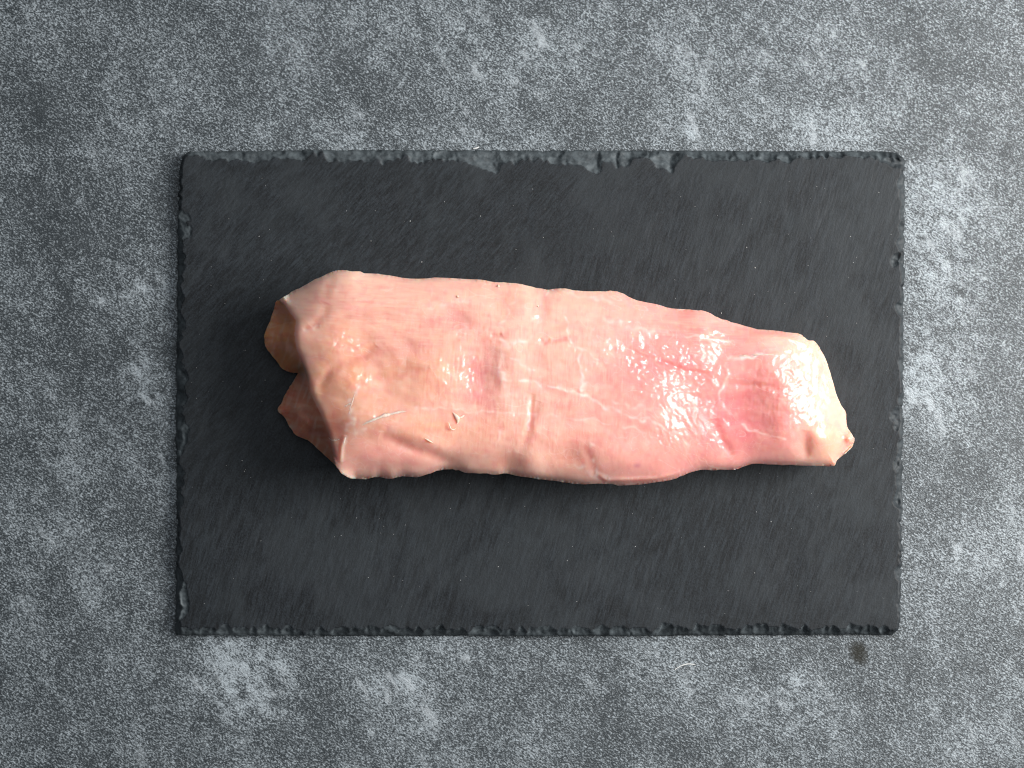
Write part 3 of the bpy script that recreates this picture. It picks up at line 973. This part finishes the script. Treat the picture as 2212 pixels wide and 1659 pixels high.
    def height(u, v):
        j = int(np.clip(round((u - U[0, 0]) / st), 0, sh[1] - 1))
        i = int(np.clip(round((v - V[0, 0]) / st), 0, sh[0] - 1))
        return Zm[i, j] + SLATE
    return o, height


body, meat_height = build_meat()
SIN = sinew_material()


def strand(name, pts, wid, thick, lift=0.0, seed=0, label=None):
    """flattened strip of tissue draped along layout points; wid in layout units, thick in metres"""
    r = np.random.default_rng(seed)
    P = np.array(pts, float)
    lifts = P[:, 2] if P.shape[1] > 2 else np.zeros(len(P))
    # resample
    L = np.r_[0, np.cumsum(np.hypot(*np.diff(P[:, :2], axis=0).T))]
    n = max(6, int(L[-1] / 2.0))
    s = np.linspace(0, L[-1], n)
    u = np.interp(s, L, P[:, 0])
    v = np.interp(s, L, P[:, 1])
    for _ in range(3):
        u[1:-1] = (u[:-2] + 2 * u[1:-1] + u[2:]) / 4
        v[1:-1] = (v[:-2] + 2 * v[1:-1] + v[2:]) / 4
    lf = np.interp(s, L, lifts)
    vs_, fs = [], []
    N = 8
    jit = np.convolve(r.normal(0, 1, n + 6), np.ones(7) / 7, 'valid')
    for i in range(n):
        a, b = max(0, i - 1), min(n - 1, i + 1)
        tu, tv = u[b] - u[a], v[b] - v[a]
        l = math.hypot(tu, tv) + 1e-9
        nu, nv = -tv / l, tu / l
        tt = s[i] / L[-1]
        env = max(0.12, math.sin(math.pi * min(max(tt, 0.02), 0.98)) ** 0.6) * (1 + 0.5 * jit[i])
        zc = meat_height(u[i], v[i]) + lift + lf[i]
        for k in range(N):
            a_ = 2 * math.pi * k / N
            uu, vv = u[i] + nu * wid * env * math.cos(a_), v[i] + nv * wid * env * math.cos(a_)
            zz = zc + thick * env * math.sin(a_)
            x, y = W(uu, vv, zz)
            vs_.append((x, y, zz))
    for i in range(n - 1):
        for k in range(N):
            fs.append((i * N + k, i * N + (k + 1) % N, (i + 1) * N + (k + 1) % N, (i + 1) * N + k))
    fs.append(tuple(range(N)))
    fs.append(tuple((n - 1) * N + k for k in reversed(range(N))))
    o = mesh_object(name, vs_, fs, SIN, body if False else meat)
    if label:
        o['label'] = label
    return o


strand('sinew_strand', [(777, 921), (790, 914), (809, 906), (830, 898), (845, 895), (865, 890), (884, 888)], 3.6, 0.0003, -0.0001, 1, 'thick white sinew strip near the cut end')
strand('sinew_strand', [(773, 834), (764, 858), (757, 880), (752, 905)], 2.2, 0.0003, -0.0002, 2)
strand('sinew_strand', [(708, 944), (716, 950), (726, 952), (740, 946)], 2.2, 0.0003, -0.0002, 3)
strand('sinew_strand', [(750, 936), (745, 948), (741, 964)], 1.8, 0.0003, -0.0002, 4)
strand('sinew_strand', [(762, 868), (752, 874), (740, 882)], 1.8, 0.0003, -0.0002, 5)
strand('sinew_strand', [(1578, 774), (1610, 768), (1650, 766), (1695, 767)], 1.8, 0.0003, -0.0002, 6)
strand('tissue_shred', [(969, 911, 0.0006), (971, 920, 0.0009), (974, 928, 0.0008), (981, 929, 0.0004), (986, 924, 0)], 1.3, 0.0004, 0.0002, 7, 'small curled white shred of tissue')
strand('tissue_shred', [(977, 890, 0), (984, 898, 0.0003), (990, 906, 0.0005), (987, 916, 0.0002)], 3.4, 0.0004, 0.0001, 8)
strand('tissue_shred', [(984, 899, 0), (994, 903, 0.0003), (1004, 896, 0)], 2.2, 0.0004, 0.0001, 9)
strand('tissue_shred', [(917, 947, 0), (926, 952, 0.0004), (936, 957, 0.0006)], 1.8, 0.0004, 0.0001, 10)
strand('fat_speck', [(1073, 618), (1080, 618)], 3.0, 0.0007, 0.0002, 12)
strand('fat_speck', [(985, 640), (991, 641)], 2.4, 0.0005, 0.0001, 13)
strand('fat_speck', [(1159, 661), (1164, 662)], 2.2, 0.0005, 0.0001, 14)


# ------------------------------------------------------------------ small things
def fibre_material():
    M = Mat('white_fibre')
    n = M.noise(M.coords(), 900, 2)
    M.set(Base_Color=M.mix(n, rgb(0.72, 0.72, 0.70), rgb(0.9, 0.9, 0.88)))
    M.p.inputs['Roughness'].default_value = 0.6
    return M.m


FIB = fibre_material()


def table_fibre(name, pts, rad, label, cat):
    P = np.array(pts, float)
    L = np.r_[0, np.cumsum(np.hypot(*np.diff(P, axis=0).T))]
    n = 16
    s = np.linspace(0, L[-1], n)
    u, v = np.interp(s, L, P[:, 0]), np.interp(s, L, P[:, 1])
    for _ in range(3):
        u[1:-1] = (u[:-2] + 2 * u[1:-1] + u[2:]) / 4
        v[1:-1] = (v[:-2] + 2 * v[1:-1] + v[2:]) / 4
    c = np.array([W(a, b, rad) for a, b in zip(u, v)])
    N = 8
    vs_, fs = [], []
    for i in range(n):
        a, b = max(0, i - 1), min(n - 1, i + 1)
        t = c[b] - c[a]
        t /= np.hypot(*t) + 1e-9
        rr = rad * (0.55 + 0.45 * math.sin(math.pi * (0.1 + 0.85 * i / (n - 1))))
        for k in range(N):
            a_ = 2 * math.pi * k / N
            vs_.append((c[i, 0] - t[1] * rr * math.cos(a_), c[i, 1] + t[0] * rr * math.cos(a_), rad + rr * math.sin(a_)))
    for i in range(n - 1):
        for k in range(N):
            fs.append((i * N + k, i * N + (k + 1) % N, (i + 1) * N + (k + 1) % N, (i + 1) * N + k))
    fs.append(tuple(range(N)))
    fs.append(tuple((n - 1) * N + k for k in reversed(range(N))))
    o = mesh_object(name, vs_, fs, FIB)
    tag(o, label, cat)


table_fibre('white_fibre', [(1458, 1446), (1470, 1438), (1486, 1433.5), (1503, 1436)], 0.00024, 'thin curved white fibre lying on the tabletop below the slate board', 'fibre')
table_fibre('white_flake', [(1023, 321), (1029, 320), (1035, 317)], 0.0003, 'tiny white flake on the tabletop against the upper edge of the slate board', 'flake')


def build_dust():
    r = np.random.default_rng(77)
    vs_, fs = [], []
    poly = np.array(OUT, float)
    n = 0
    while n < 150:
        u, v = r.uniform(410, 1925), r.uniform(385, 1340)
        if inside(np.array([u]), np.array([v]), poly)[0]:
            continue
        s = r.choice([0.00008, 0.00011, 0.00016], p=[0.6, 0.3, 0.1])
        x, y = W(u, v, SLATE)
        a = r.uniform(0, 6.28)
        e = r.uniform(1.0, 2.2)
        b = len(vs_)
        for (dx, dy, dz) in [(e, 0, 0), (0, 1, 0), (-e, 0, 0), (0, -1, 0), (0, 0, 1), (0, 0, -1)]:
            vs_.append((x + s * (dx * math.cos(a) - dy * math.sin(a)), y + s * (dx * math.sin(a) + dy * math.cos(a)), SLATE + 0.0001 + s * dz))
        for f in [(0, 1, 4), (1, 2, 4), (2, 3, 4), (3, 0, 4), (1, 0, 5), (2, 1, 5), (3, 2, 5), (0, 3, 5)]:
            fs.append(tuple(b + i for i in f))
        n += 1
    o = mesh_object('dust_specks', vs_, fs, FIB, None, False)
    tag(o, 'tiny pale dust specks scattered over the dark slate', 'dust', 'stuff')


build_dust()
